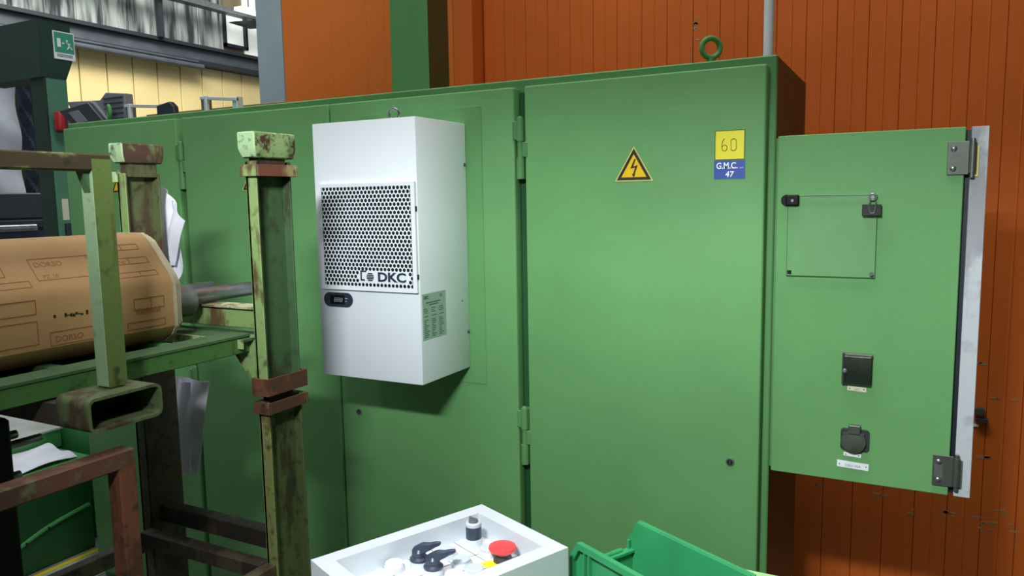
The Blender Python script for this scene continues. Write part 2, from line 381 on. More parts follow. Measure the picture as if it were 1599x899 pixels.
t = thing('blue_crate', 'dark blue slatted crate far left under the rack rail', 'crate', (-7.5, 1.8, FL))
part('body', B(-7.85, -7.30, 1.0, 2.36, FL, 1.50), CRATE, t)
for k in range(5): part('slat', B(-7.30, -7.26, 1.0, 2.36, 1.42-k*.1, 1.49-k*.1, bev=.005), CRATE, t)
part('corner_post', B(-7.3, -7.22, 2.36, 2.42, FL, 1.62), CRATE, t)
part('handle', Cy((-7.2, 1.4, 1.42), (-7.2, 1.95, 1.42), .035, 12), STEEL, t)
# machine at the lower left
t = thing('machine_housing', 'green machine housing with grey top left of the cabinet', 'machine', (-4.3, -.2, FL))
part('lower_housing', B(-5.4, -3.92, -1.2, .19, FL, .25, bev=.006), MACHD, t)
part('ledge', B(-5.4, -3.91, -1.2, .20, .25, .265, bev=.003), MACH, t)
part('upper_housing', B(-5.4, -4.23, -1.2, .235, .265, .365), MACH, t)
part('top_plate', B(-5.4, -4.22, -1.2, .245, .365, .375), MACHT, t)
part('rear_panel', B(-5.4, -3.70, .26, .31, FL, .40), MACH, t)
cb = bmesh.new(); pts = []
for k in range(21):
    s = k/20; pts.append((-3.92, -.60+s*.77, -.17+.11*s+.06/(1+math.exp(-(s-.55)*12))))
tube(cb, pts, .012, 8); part('curved_seam', cb, MACH, t)
for k in (8, 10, 11, 14): part('rivet', Cy((pts[k][0]+.01, pts[k][1], pts[k][2]), (pts[k][0]+.016, pts[k][1], pts[k][2]), .006, 8), DARK, t)
cl = sheet(lambda u, v: (-4.21+u*.27, -.40+v*.54, .270+.02*math.sin(u*5+v*4)**2+.03*(1-u)), 14, 16, PAPER, .003)
solo('white_cloth', cl, PAPER, 'crumpled white cloth lying on the green machine ledge', 'cloth')
solo('floor_tape', B(-3.89, -3.855, -2.0, .24, FL, FL+.003), YTAPE, 'yellow safety line on the floor beside the machine', 'tape')
solo('floor_plate', B(-3.85, -3.59, -1.2, .24, FL, FL+.004), MACHT, 'light grey plate on the floor next to the yellow line', 'plate')

# ------------------------------------------------------------------ main cabinet
cab = thing('electrical_cabinet', 'long green steel electrical cabinet with four doors', 'cabinet', (-1.96, .3, FL))
H = 1.999
cb = B(-3.568, -.355, 0, .636, FL, H, bev=.004); 
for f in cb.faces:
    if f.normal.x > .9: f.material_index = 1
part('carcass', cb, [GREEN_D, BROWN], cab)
doors = [(-3.531, -2.766, (-3.155, 1.70)), (-2.728, -1.938, (-2.338, 1.695)), (-1.930, -1.163, None), (-1.125, -.375, (-.757, 1.692))]
def lock(x, z, par):
    cb = Cy((x, -.051, z), (x, -.055, z), .0125, 20, bev=.001); cyl(cb, (x, -.0551, z), (x, -.0555, z), .009, 16, mi=1)
    box(cb, x-.0015, x+.0015, -.0565, -.055, z-.006, z+.006, mi=2); part('lock', cb, [GSTEEL, DARK, STEEL], par)
def triangle(cx, cz, par, s=.062):
    y = -.0512
    def tri(k): return [(cx+k*math.cos(a), cz+k*math.sin(a)) for a in (R(90), R(210), R(330))]
    p = part('warning_triangle', Pr(tri(s*1.12), 'y', y-.0006, y), PYEL, par)
    p['label'] = 'yellow high voltage warning triangle'
    part('black_border', Pr(tri(s*1.02), 'y', y-.0009, y-.0006), INK, p)
    part('yellow_field', Pr(tri(s*.74), 'y', y-.0012, y-.0009), WYEL, p)
    k = s/.067
    b = [(.004, .034), (.009, .034), (.0005, .010), (.016, .014), (.0045, -.016), (.0085, -.014), (.001, -.027), (-.004, -.0125), (-.0002, -.0145), (.0068, .0065), (-.0095, .003)]
    part('bolt_symbol', Pr([(cx+a*k-.002*k, cz+c*k-.0) for a, c in b], 'y', y-.0016, y-.0012), INK, p)
dobs = []
for i, (a, b, tr) in enumerate(doors):
    d = part('door', B(a, b, -.051, -.002, FL+.06, 1.969, bev=.006, seg=3), GREEN, cab); dobs.append(d)
    if tr: triangle(tr[0], tr[1], d)
lock(-.457, .822, dobs[3]); lock(-1.848, .814, dobs[2])
def hinge(x, zt, par):
    g = (zt-1.874)
    cb = Cy((x, -.047, zt-.078), (x, -.047, zt-.006), .0125, 16); lathe(cb, [(.009, 0), (.008, .005), (.004, .008)], (x, -.047, zt-.007), seg=12)
    cyl(cb, (x, -.047, zt-.132), (x, -.047, zt-.078), .0095, 14); cyl(cb, (x, -.047, zt-.200), (x, -.047, zt-.132), .0135, 16)
    box(cb, x-.026, x-.008, -.053, -.044, zt-.074, zt-.014, .002); box(cb, x+.008, x+.027, -.053, -.044, zt-.13, zt-.082, .002)
    box(cb, x-.012, x+.0125, -.04, .0, zt-.2, zt-.01)
    for k in range(4): cyl(cb, (x-.022, -.053, zt-.02-k*.015), (x-.022, -.0545, zt-.02-k*.015), .003, 8)
    part('hinge', cb, GREEN_D, par)
for hx in (-1.143, -2.747):
    hinge(hx, 1.874, cab); hinge(hx, .912, cab)
part('door_gap_backing', B(-1.160, -1.128, -.012, 0, FL+.06, 1.955), MACHD, cab)  # dark green strip set in the gap between the doors
part('door_gap_backing', B(-2.763, -2.731, -.012, 0, FL+.06, 1.955), MACHD, cab)
part('mounting_plate', B(-1.77, -1.285, -.0535, -.0505, .975, 1.918, bev=.0008), GREEN, dobs[2])
# stickers on the fourth door
s1 = part('number_sticker', B(-.5145, -.4305, -.0517, -.051, 1.710, 1.7935), INK, dobs[3]); s1['label'] = 'yellow square sticker reading 60'
part('yellow_field', B(-.5125, -.4325, -.0521, -.0516, 1.712, 1.7915), YEL, s1)
cb = bmesh.new()
def arc(cx, cz, rx, rz, a0, a1, n=14): return [(cx+rx*math.cos(R(a0+(a1-a0)*k/n)), cz+rz*math.sin(R(a0+(a1-a0)*k/n))) for k in range(n+1)]
stroke(cb, arc(-.487, 1.744, .0075, .0085, 0, 360), .0016, -.0525, -.052)
stroke(cb, arc(-.4855, 1.7475, .009, .0225, 100, 190, 10), .0016, -.0525, -.052)
z6 = arc(-.4615, 1.7615, .0075, .0075, 0, 180, 10)+arc(-.4615, 1.743, .0075, .0075, 180, 360, 10)
stroke(cb, z6, .0016, -.0525, -.052, True); part('number_60', cb, INK, s1)
s2 = part('company_sticker', B(-.516, -.4285, -.0517, -.051, 1.6565, 1.7085), BLUE, dobs[3]); s2['label'] = 'blue sticker with white lettering and number 47'
text('G.M.C.', -.4795, 1.6855, -.0519, .018, INKW, s2, sx=.84, bold=.0006)
text('s.r.l.', -.4385, 1.6855, -.0519, .005, INKW, s2, sx=.9)
text('4', -.4785, 1.6625, -.0519, .0155, INKW, s2, sx=.95, bold=.0007, shear=.12)
text('7', -.4665, 1.6625, -.0519, .0155, INKW, s2, sx=.95, bold=.0007, shear=.12)
# roof fittings
t = thing('lifting_eye', 'green lifting eye bolt on the cabinet roof before the pale pipe', 'eye bolt', (-.612, .3, H))
cb = torus(bmesh.new(), (-.612, .3, H+.092), .031, .0095, Matrix.Rotation(R(34), 4, 'Z'))
part('ring', cb, MACHD if False else GREEN_D, t); cb = lathe(bmesh.new(), [(.024, 0), (.024, .012), (.013, .02), (.011, .06)], (-.612, .3, H)); part('shank', cb, GREEN_D, t)
t = thing('lifting_eye', 'green lifting eye bolt on the cabinet roof before the grey ribbed case', 'eye bolt', (-3.68+.05, .3, H))
cb = torus(bmesh.new(), (-3.545, .2, H+.072), .029, .0085, Matrix.Rotation(R(-25), 4, 'Z')); t.location = (-3.545, .2, H)
part('ring', cb, GREEN_D, t); cb = lathe(bmesh.new(), [(.022, 0), (.022, .012), (.011, .02), (.010, .04)], (-3.545, .2, H)); part('shank', cb, GREEN_D, t)
solo('pale_pipe', Cy((-.497, .70, FL), (-.497, .70, 4.5), .0185, 20), PIPE, 'pale grey vertical pipe behind the cabinet against the orange wall', 'pipe')
t = thing('cable_duct', 'square green cable duct rising from the cabinet roof', 'duct', (-1.8, .38, H))
cb = B(-1.897, -1.720, .3, .455, H, 4.5, bev=.003)
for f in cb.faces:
    if f.normal.x > .9: f.material_index = 1  # right face of the duct coloured darker to carry its shade
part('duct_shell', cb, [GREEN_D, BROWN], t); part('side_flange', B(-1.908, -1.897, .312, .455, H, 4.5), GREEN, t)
# items on the roof at the left
t = thing('ribbed_case', 'open grey case with ribbed lid and charcoal face on the cabinet roof', 'case', (-3.75, .4, H))
cb = Pr([(-4.00, 2.165), (-3.77, 2.155), (-3.72, 2.19), (-3.57, 2.175), (-3.565, 2.0), (-3.95, 2.0)], 'y', .31, .36, bev=.004)
for f in cb.faces: f.material_index = 0
part('lid', cb, CASEG, t)
for k in range(5): part('rib', B(-3.735+.004*k, -3.585, .304, .312, 2.155-k*.026, 2.161-k*.026), CASED, t)
part('front_face', Pr([(-4.03, 2.112), (-3.78, 2.14), (-3.62, 1.999), (-3.88, 1.999)], 'y', .25, .28, bev=.004), CASED, t)
part('front_label', Pr([(-3.94, 2.098), (-3.86, 2.105), (-3.79, 2.045), (-3.87, 2.038)], 'y', .246, .25), CASEG, t)
part('side_wall', Pr([(-4.00, 2.16), (-3.80, 2.15), (-3.64, 2.0), (-3.88, 2.0)], 'y', .28, .31, bev=.003), CASEG, t)
def roof_frame(x0, x1, z, label):
    t = thing('metal_hoop', label, 'frame', ((x0+x1)/2, .3, H), 'metal hoops on the cabinet roof')
    part('post', B(x0, x0+.03, .29, .33, H, z, bev=.002), GSTEEL, t); part('post', B(x0+.03, x0+.048, .28, .30, H, z, bev=.002), ALU, t)
    part('post', B(x1-.03, x1, .29, .33, H, z-.015, bev=.002), ALU, t)
    part('crossbar', Pr([(x0, z), (x1, z-.022), (x1, z-.036), (x0, z-.014)], 'y', .285, .30, bev=.001), ALU, t)
roof_frame(-3.545, -3.27, 2.115, 'silver metal hoop on the cabinet roof beside the ribbed case')
roof_frame(-3.00, -2.765, 2.113, 'silver metal hoop on the cabinet roof nearest the blue-grey column')
solo('dark_unit', Pr([(-3.262, 2.085), (-3.17, 2.10), (-3.14, 2.075), (-3.13, 2.0), (-3.262, 2.0)], 'y', .25, .28, bev=.004), CRATE, 'small dark box on the cabinet roof between the two metal hoops', 'box')
solo('ochre_tray', B(-3.60, -2.62, .45, .62, H, 2.082, bev=.003), OCHRE, 'long ochre brown tray lying on the cabinet roof', 'tray')

# ------------------------------------------------------------------ cooling unit
ac = thing('cooling_unit', 'white box-shaped cooling unit mounted on the green cabinet door', 'air conditioner', (-1.55, -.2, 1.032))
part('housing', B(-1.753, -1.347, -.347, -.0535, 1.032, 1.863, bev=.003, seg=2), WHITE, ac)
gx0, gx1, gz0, gz1 = -1.731, -1.350, 1.325, 1.668
gr = part('grille_frame', bmesh.new(), WHITE, ac)
# hexagon cells with round holes
def holes():
    bm = bmesh.new(); s = .01475; rp = s*.866; rh = .0060; yf, yb = -.3572, -.3566
    nx, nz = 24, 25; x0 = gx0+.0165; zt = gz1-.017
    lb = (-1.574, -1.384, 1.350, 1.392)
    for j in range(nz):
        z = zt-j*rp
        if z < gz0+.012: break
        for i in range(nx+1):
            x = x0+i*s+(s/2 if j % 2 == 0 else 0)
            if x > gx1-.014: continue
            hexo = []
            for k in range(12):
                a = R(30*k+30)
                rr = (s/2)/math.cos(R(((30*k+30) % 60)-30 if False else 0)) if False else None
                # outline of the cell: corners at 30+60n degrees, edge midpoints between
                if k % 2 == 0: rr = s/math.sqrt(3)
                else: rr = s/2
                hexo.append((x+rr*math.cos(a), z+rr*math.sin(a)))
            if lb[0]-.004 < x < lb[1]+.004 and lb[2]-.001 < z < lb[3]+.001:
                f = bm.faces.new([bm.verts.new((p[0], yf, p[1])) for p in hexo[::2]]); continue
            O = [bm.verts.new((p[0], yf, p[1])) for p in hexo]
            I = [bm.verts.new((x+rh*math.cos(R(30*k+30)), yf, z+rh*math.sin(R(30*k+30)))) for k in range(12)]
            J = [bm.verts.new((v.co.x, yb, v.co.z)) for v in I]
            for k in range(12):
                q = (k+1) % 12
                bm.faces.new((O[k], O[q], I[q], I[k])); bm.faces.new((I[k], I[q], J[q], J[k]))
    return bm
hb = holes(); zmin = min(v.co.z for v in hb.verts); zmax = max(v.co.z for v in hb.verts); xmin = min(v.co.x for v in hb.verts); xmax = max(v.co.x for v in hb.verts)
cb = bmesh.new(); e = .0045
box(cb, gx0, xmin+e, -.3577, -.3475, gz0, gz1); box(cb, xmax-e, gx1, -.3577, -.3475, gz0, gz1)
box(cb, xmin+e, xmax-e, -.3577, -.3475, gz0, zmin+.003); box(cb, xmin+e, xmax-e, -.3577, -.3475, zmax-.003, gz1)
cb.transform(Matrix.Translation(-wpos(ac))); cb.to_mesh(gr.data); cb.free()
g2 = part('perforated_sheet', hb, WHITE, gr); g2['label'] = 'white sheet with rows of round holes'
part('grille_backing', B(xmin+.002, xmax-.002, -.3563, -.3475, zmin, zmax), DARK, gr)  # black sheet stands in for the shaded interior behind the holes
lg = part('logo_emblem', bmesh.new(), NAVY, gr); cb = bmesh.new(); y0, y1 = -.3584, -.3571
stroke(cb, [(-1.547, 1.388), (-1.566, 1.388), (-1.566, 1.360), (-1.554, 1.360)], .005, y0, y1)
for k, hw in enumerate((.007, .010, .011, .010, .007)): box(cb, -1.530-hw*1.3, -1.530+hw*1.3, y0, y1, 1.3575+k*.0055, 1.3613+k*.0055)
cb.transform(Matrix.Translation(-wpos(ac))); cb.to_mesh(lg.data); cb.free()
text('DKC', -1.446, 1.3575, -.3576, .029, NAVY, gr, 'logo_lettering', sx=1.30, bold=.0014)
d = part('display', Pr([(-1.672+dx+r*math.cos(a), 1.290+r*math.sin(a)) for dx, a0 in ((.0365, -90), (-.0365, 90)) for r in (.0235,) for a in [R(a0+180*k/10) for k in range(11)]], 'y', -.3505, -.346), NAVY, ac)
d['label'] = 'dark rounded temperature display'
part('screen', B(-1.705, -1.645, -.3512, -.3504, 1.275, 1.305), BLACK, d)
cb = bmesh.new()
for k in range(3):
    x = -1.682+k*.0125; w_ = .0035; h_ = .0055
    for a in (((-1, 1), (1, 1)), ((-1, 0), (1, 0)), ((-1, -1), (1, -1)), ((-1, 1), (-1, 0)), ((1, 1), (1, 0)), ((-1, 0), (-1, -1)), ((1, 0), (1, -1))):
        stroke(cb, [(x+p[0]*w_+p[1]*.001, 1.290+p[1]*h_*1.1) for p in a], .0012, -.3518, -.351)
box(cb, -1.642, -1.632, -.3512, -.3504, 1.294, 1.2965); box(cb, -1.642, -1.635, -.3512, -.3504, 1.285, 1.2865)
part('digits', cb, GREYP, d)
p = part('rating_plate', B(-1.3475, -1.3466, -.338, -.203, 1.172, 1.319), SIDELAB, ac); p['label'] = 'pale green rating plate with small print'
M4 = Matrix(((0, 0, 1, -1.3463), (1, 0, 0, -.330), (0, 1, 0, 1.303), (0, 0, 0, 1)))
text('DKC', 0, 0, 0, .009, INKG, p, mtx=M4, align='LEFT', bold=.0004)
M4 = Matrix(((0, 0, 1, -1.3463), (1, 0, 0, -.240), (0, 1, 0, 1.303), (0, 0, 0, 1))); text('CE', 0, 0, 0, .008, INKG, p, mtx=M4, align='LEFT')
cb = bmesh.new(); random.seed(3)
box(cb, -1.3466, -1.3463, -.318, -.235, 1.288, 1.291); box(cb, -1.3466, -1.3463, -.30, -.25, 1.281, 1.284)
for c in range(3):
    for k in range(16):
        if k in (3, 5): continue
        y = -.330+c*.042; z = 1.270-k*.006; ln = random.uniform(.012, .030); box(cb, -1.3466, -1.3463, y, y+ln, z, z+.0022)
cb2 = part('small_print', cb, INKG, p)
for z in (1.727, 1.159): part('screw', lathe(bmesh.new(), [(.006, 0), (.006, .003), (.003, .005)], (-1.347, -.066, z), (1, 0, 0), 12), STEEL, ac)
part('screw', lathe(bmesh.new(), [(.003, 0), (.003, .001)], (-1.347, -.10, 1.27), (1, 0, 0), 12), GSTEEL, ac)
e = part('eye_bolt', torus(bmesh.new(), (-1.53, -.2, 1.894), .0175, .004, Matrix.Rotation(R(10), 4, 'Z')), STEEL, ac)
part('shank', Cy((-1.53, -.2, 1.862), (-1.53, -.2, 1.878), .008, 12), STEEL, e)
for z in (1.585, 1.375): part('clip', B(gx1, gx1+.002, -.356, -.349, z-.008, z+.008), DARK, ac)

# ------------------------------------------------------------------ side box with acrylic pane, sockets and hinges
sb = thing('junction_box', 'green side box with steel hinges right of the large cabinet', 'electrical box', (-.1, .1, .80))
part('body', B(-.355, .112, .012, .22, .805, 1.768), GREEN_D, sb)
dr = part('door', B(-.346, .109, -.02, .010, .802, 1.772, bev=.002), GREEN, sb)
part('frame_strip', B(.122, .160, -.012, .03, .80, 1.772, bev=.001), STRIP, sb)['label'] = 'pale grey metal strip'
part('dark_gap_strip', B(.109, .124, .0, .03, .805, 1.765), paint('blue_black_gap', (18, 24, 40), .5), sb)  # blue-black strip filling the gap between door and frame strip
for z, sm in ((1.694, 0), (.870, 1)):
    zt, zb = z+.042, z-.042
    h = part('hinge', B(.070, .118, -.0255, -.0205, zb, zt, bev=.001), HINGE, sb)
    cb = Cy((.126, -.024, zb+.004), (.126, -.024, zt-.004), .0085, 16)
    part('knuckle', cb, HINGE, h); part('pin', Cy((.126, -.024, zb-.008), (.126, -.024, zt+.006), .0055, 12), STEEL, h)
    part('back_leaf', B(.122, .140, -.0155, -.0122, zb-.005, zt-.012), PYEL if not sm else GSTEEL, h)
    for zz in (z+.024, z-.026): part('screw', lathe(bmesh.new(), [(.0075, 0), (.0068, .003), (.003, .005)], (.084, -.0254, zz), (0, -1, 0), 16), STEEL, h)
    if sm: part('bright_patch', B(.074, .094, -.0262, -.0254, z-.018, z+.018), GSTEEL, h)
pn = part('acrylic_pane', B(-.315, -.088, -.0265, -.0235, 1.382, 1.606), PLEX, sb); pn['label'] = 'clear acrylic pane'
part('pane_edge', B(-.315, -.088, -.0268, -.0232, 1.3805, 1.3822), MACHD, pn); part('pane_edge', B(-.0885, -.0872, -.0268, -.0232, 1.382, 1.57), MACHD, pn)
part('pane_edge', B(-.315, -.088, -.0268, -.0232, 1.6052, 1.6064), SIDELAB, pn); part('pane_edge', B(-.3155, -.3148, -.0266, -.0232, 1.382, 1.58), GREEN_D, pn)
part('screw', Cy((-.096, -.0265, 1.392), (-.096, -.031, 1.392), .0055, 14), STEEL, pn)
part('screw_hole', Cy((-.306, -.0262, 1.391), (-.306, -.0272, 1.391), .004, 12), DARK, pn)
part('spacer', B(-.313, -.302, -.0235, -.0195, 1.386, 1.396), DARK, pn); part('spacer', B(-.10, -.092, -.0235, -.0195, 1.386, 1.396), DARK, pn)
cb = B(-.320, -.285, -.034, -.0195, 1.578, 1.608, bev=.003); lathe(cb, [(.016, 0), (.015, .004)], (-.318, -.0255, 1.593), (0, -1, 0), 16)
k = part('black_holder', cb, BLACK, sb); part('screw', Cy((-.302, -.034, 1.592), (-.302, -.037, 1.592), .004, 10), GSTEEL, k)
cb = torus(bmesh.new(), (-.099, -.029, 1.5985), .0085, .0022); k = part('ring_hook', cb, STEEL, sb)
part('screw', Cy((-.099, -.027, 1.5985), (-.099, -.034, 1.5985), .0055, 12), GSTEEL, k)
t = thing('binder_clip', 'black binder clip hanging on the acrylic pane corner', 'clip', (-.0995, -.033, 1.549))
part('jaw', Pr([(-.026, 1.549), (-.040, 1.549), (-.036, 1.579), (-.030, 1.579)], 'x', -.124, -.077, bev=.001), BLACK, t)
cb = bmesh.new(); tube(cb, [(-.108, -.033, 1.578), (-.104, -.031, 1.592), (-.094, -.031, 1.592), (-.090, -.033, 1.578)], .0014, 6)
tube(cb, [(-.108, -.0405, 1.578), (-.104, -.0415, 1.556), (-.094, -.0415, 1.556), (-.090, -.0405, 1.578)], .0014, 6); part('wire_handle', cb, STEEL, t)
# smoked cover
c1 = part('breaker_cover', B(-.1605, -.0845, -.024, -.0195, 1.084, 1.171, bev=.002), CASED, sb); c1['label'] = 'smoked breaker cover with knob'
part('frame_left', B(-.1605, -.155, -.036, -.024, 1.084, 1.171, bev=.001), CASED, c1)
part('frame_top', B(-.155, -.0845, -.036, -.024, 1.164, 1.171, bev=.001), HINGE, c1)
part('breaker', B(-.139, -.103, -.032, -.024, 1.094, 1.157, bev=.001), HINGE, c1); part('slot', B(-.127, -.116, -.0325, -.032, 1.108, 1.150), DARK, c1)
part('window', B(-.155, -.0865, -.0385, -.036, 1.086, 1.164, bev=.0008), SMOKE, c1)
part('knob', lathe(bmesh.new(), [(.006, 0), (.006, .004), (.004, .006)], (-.153, -.0385, 1.123), (0, -1, 0), 14), GSTEEL, c1)
# socket
c2 = part('socket', bmesh.new(), GSTEEL, sb); cb = bmesh.new()
def rrect(cx, cz, hw, hh, r, n=5):
    return [(cx+sx*(hw-r)+r*math.cos(a), cz+sz*(hh-r)+r*math.sin(a)) for sx, sz, a0 in ((1, 1, 0), (-1, 1, 90), (-1, -1, 180), (1, -1, 270)) for a in [R(a0+90*k/n) for k in range(n+1)]]
prism(cb, rrect(-.122, .925, .037, .032, .010), 'y', -.024, -.0195, bev=.001); cb.transform(Matrix.Translation(-wpos(sb))); cb.to_mesh(c2.data); cb.free(); c2.data.materials.clear(); c2.data.materials.append(CASED)
c2['label'] = 'grey round-lidded wall socket'
cb = Cy((-.125, -.024, .922), (-.125, -.036, .922), .032, 32, bev=.002); part('lid', cb, HINGE, c2)
part('lid_tab', B(-.139, -.108, -.040, -.024, .944, .970, bev=.002), HINGE, c2)
for xx in (-.146, -.104): part('latch', B(xx-.006, xx+.006, -.038, -.034, .943, .949), STEEL, c2)
part('tab_edge', B(-.138, -.112, -.0405, -.040, .948, .953), STEEL, c2)
def plate(x0, x1, z0, z1, m, txt=None, tl=0):
    p = part('label_plate', Pr([(x0, z0+tl), (x0, z1+tl), (x1, z1), (x1, z0)], 'y', -.0215, -.0198), m, sb)
    for xx in (x0+.006, x1-.006): part('rivet', Cy((xx, -.0214, (z0+z1)/2+tl*.5), (xx, -.0222, (z0+z1)/2+tl*.5), .0017, 8), DARK, p)
    if txt: text(txt, (x0+x1)/2, z0+(z1-z0)*.3, -.0215, (z1-z0)*.38, INKG, p, ext=.0001)
plate(-.146, -.098, 1.063, 1.076, LABEL, '220V', .002)
plate(-.150, -.105, .875, .885, INKW, None, .002)
plate(-.166, -.085, .840, .859, INKW, '220V-10A', .003)
solo('wall_lock', Cy((.262, 1.2, .739), (.262, 1.18, .739), .018, 16, bev=.003), HINGE, 'round grey lock on the orange wall beside the pale strip', 'lock')
solo('wall_latch', Pr(rrect(.270, .704, .022, .007, .006), 'y', 1.175, 1.2), CASED, 'small dark latch on the orange wall below the round lock', 'latch')
solo('wall_tag', B(.235, .262, 1.196, 1.2, .672, .682), INKW, 'tiny white tag on the orange wall below the latch', 'tag')

# ------------------------------------------------------------------ stillages (steel stacking racks)
def band(bm, x0, x1, y0, y1, z0, z1, th=.006, g=.004, taper=0.):
    box(bm, x0-g-th, x1+g+th, y0-g-th, y0-g, z0, z1, .0008); box(bm, x1+g, x1+g+th, y0-g, y1+g, z0, z1, .0008)
    box(bm, x0-g-th, x1+g+th, y1+g, y1+g+th, z0, z1, .0008); box(bm, x0-g-th, x0-g, y0-g, y1+g, z0, z1)
def channel(x0, x1, y0, y1, z0, z1, th=.007, inner=1):
    cb = bmesh.new()
    box(cb, x0, x0+th, y0, y1, z0, z1)                      # web at the back
    box(cb, x0, x1, y0, y0+th, z0, z1, .0015)               # near flange
    box(cb, x0, x1-.004, y1-th, y1, z0, z1, .0015)          # far flange
    for f in cb.faces: f.material_index = 0 if (f.normal.y < -.5 and f.calc_center_median().y < y0+.003) else 1  # near face keeps the pale paint; other faces have shade in their colour
    return cb
P1 = (-1.486, -1.450, -.893, -.768); P2 = (-1.993, -1.957, -.886, -.770)
up_ = thing('stillage', 'pale green steel stillage holding the cardboard roll, top of the stack', 'stacking rack', (-1.7, -1.1, 1.15))
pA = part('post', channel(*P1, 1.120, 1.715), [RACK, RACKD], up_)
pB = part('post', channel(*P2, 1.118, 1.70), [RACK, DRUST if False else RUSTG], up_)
def cap(P, z0, z1, par, m1, m2, flare=.012):
    x0, x1, y0, y1 = P; t = bmesh.new()
    lo = [(x0-.004, y0-.004), (x1+.006, y0-.004), (x1+.006, y1+.004), (x0-.004, y1+.004)]
    hi = [(x0-flare, y0-flare), (x1+flare*.9, y0-flare), (x1+flare*.9, y1+flare*.6), (x0-flare, y1+flare*.6)]
    rg = [[t.verts.new((p[0], p[1], z)) for p in pp] for pp, z in ((lo, z0), (hi, z0+.022), (hi, z1))]
    t.faces.new(rg[0][::-1]); t.faces.new(rg[2])
    for a, b in zip(rg, rg[1:]):
        for i in range(4): t.faces.new((a[i], a[(i+1) % 4], b[(i+1) % 4], b[i]))
    bmesh.ops.bevel(t, geom=t.edges[:], offset=.003, segments=1, affect='EDGES')
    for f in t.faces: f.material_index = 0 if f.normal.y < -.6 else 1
    return part('cap', t, [m1, m2], par)
cap(P1, 1.722, 1.786, pA, worn('cap_pale', (158, 190, 142), (110, 140, 120), .2, 14), CAPR)
cap(P2, 1.728, 1.783, pB, worn('cap_pale2', (176, 204, 158), (130, 160, 120), .2, 14), worn('cap_rust2', (110, 116, 76), (82, 60, 46), .7, 9, (110, 130, 84)))
part('stem', B(P1[0]+.004, P1[1]-.004, P1[2]+.01, P1[3]-.02, 1.69, 1.73), DRUST, pA); part('stem', B(P2[0]+.004, P2[1]-.004, P2[2]+.01, P2[3]-.01, 1.69, 1.73), RUSTG, pB)
cb = bmesh.new(); band(cb, *P1, 1.677, 1.706)
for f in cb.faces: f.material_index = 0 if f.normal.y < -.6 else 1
part('band', cb, [RACK, worn('band_rust', (112, 62, 50), (150, 140, 96), .25, 9)], pA)
cb = bmesh.new(); box(cb, P2[0]-.014, P2[0]+.012, P2[2]-.012, P2[2]-.004, 1.675, 1.704, .001); box(cb, P2[0]-.014, P2[0]-.008, P2[2]-.01, P2[3], 1.675, 1.704)
part('band_remnant', cb, worn('pale_green_bit', (178, 206, 150), (130, 150, 110), .2, 12), pB)
# lower joint collar on P1
cb = bmesh.new(); band(cb, *P1, 1.118, 1.163, .007, .003); part('collar', cb, RUST, pA)
# beams of the upper stillage
bA = part('side_beam', B(-1.533, -1.503, -2.2, -.897, 1.231, 1.272, bev=.002), RACKB, up_)
part('side_ledge', B(-1.575, -1.500, -2.2, -.893, 1.272, 1.278), RACKD, up_)
part('end_beam', B(-1.95, -1.487, -.85, -.825, 1.281, 1.334, bev=.002), RACK, up_)
part('end_beam_top', B(-1.95, -1.487, -.86, -.800, 1.334, 1.339), worn('worn_edge', (190, 188, 150), (120, 110, 80), .4, 10), up_)
part('end_ledge', B(-1.95, -1.487, -.93, -.825, 1.262, 1.268), RACKD, up_)
part('end_angle', B(-1.95, -1.487, -.935, -.930, 1.245, 1.268), worn('worn_edge2', (160, 180, 120), (90, 100, 60), .3, 10), up_)
part('far_beam', B(-1.99, -1.96, -2.2, -.89, 1.231, 1.272, bev=.002), RACKB, up_)
part('gusset', Pr([(-1.487, 1.275), (-1.515, 1.275), (-1.515, 1.232), (-1.570, 1.232), (-1.487, 1.135)], 'y', -.895, -.889), RACK, up_)
part('roll_support', B(-1.93, -1.56, -1.09, -1.06, 1.240, 1.275), MACH, up_)
part('roll_support', B(-1.93, -1.535, -1.36, -1.33, 1.262, 1.275), RACKD, up_)
part('shelf_plate', B(-1.96, -1.535, -2.2, -1.05, 1.255, 1.262), DRUST, up_)
# front hoop frame with fork pocket
fr = part('hoop_post', B(-1.44, -1.40, -1.357, -1.317, 1.250, 1.70, bev=.003), [worn('hoop_pale', (134, 162, 124), (120, 78, 40), .14, 9, (110, 130, 90), stretch=(1, 1, .2))], up_)
cb = B(-1.401, -1.3995, -1.357, -1.317, 1.252, 1.700); part('hoop_post_side', cb, worn('hoop_side', (88, 108, 52), (74, 66, 34), .42, 8, (50, 56, 30), stretch=(1, 1, .2)), up_)  # thin facing, darker on this side to carry shade, with streaked grime
part('hoop_rail', B(-1.44, -1.40, -2.1, -1.317, 1.677, 1.710, bev=.003), worn('hoop_rail', (96, 98, 56), (58, 48, 30), .6, 12, (38, 36, 24), stretch=(1, .5, 1)), up_)
part('weld_fillet', Pr([(-1.357, 1.68), (-1.357, 1.635), (-1.372, 1.68)], 'x', -1.43, -1.41), RACKD, up_)
cb = bmesh.new()
X0, X1, Y0, Y1, Z0, Z1, T, r_ = -1.46, -1.36, -1.430, -1.270, 1.180, 1.248, .006, .016
o_ = rrect((Y0+Y1)/2, (Z0+Z1)/2, (Y1-Y0)/2, (Z1-Z0)/2, r_, 5); i_ = rrect((Y0+Y1)/2, (Z0+Z1)/2, (Y1-Y0)/2-T, (Z1-Z0)/2-T, r_-T, 5)
n = len(o_); vs = [[cb.verts.new((xx, p[0], p[1])) for p in pp] for xx, pp in ((X0, o_), (X1, o_), (X1, i_), (X0, i_))]
for a in range(4):
    for k in range(n): cb.faces.new((vs[a][k], vs[a][(k+1) % n], vs[(a+1) % 4][(k+1) % n], vs[(a+1) % 4][k]))
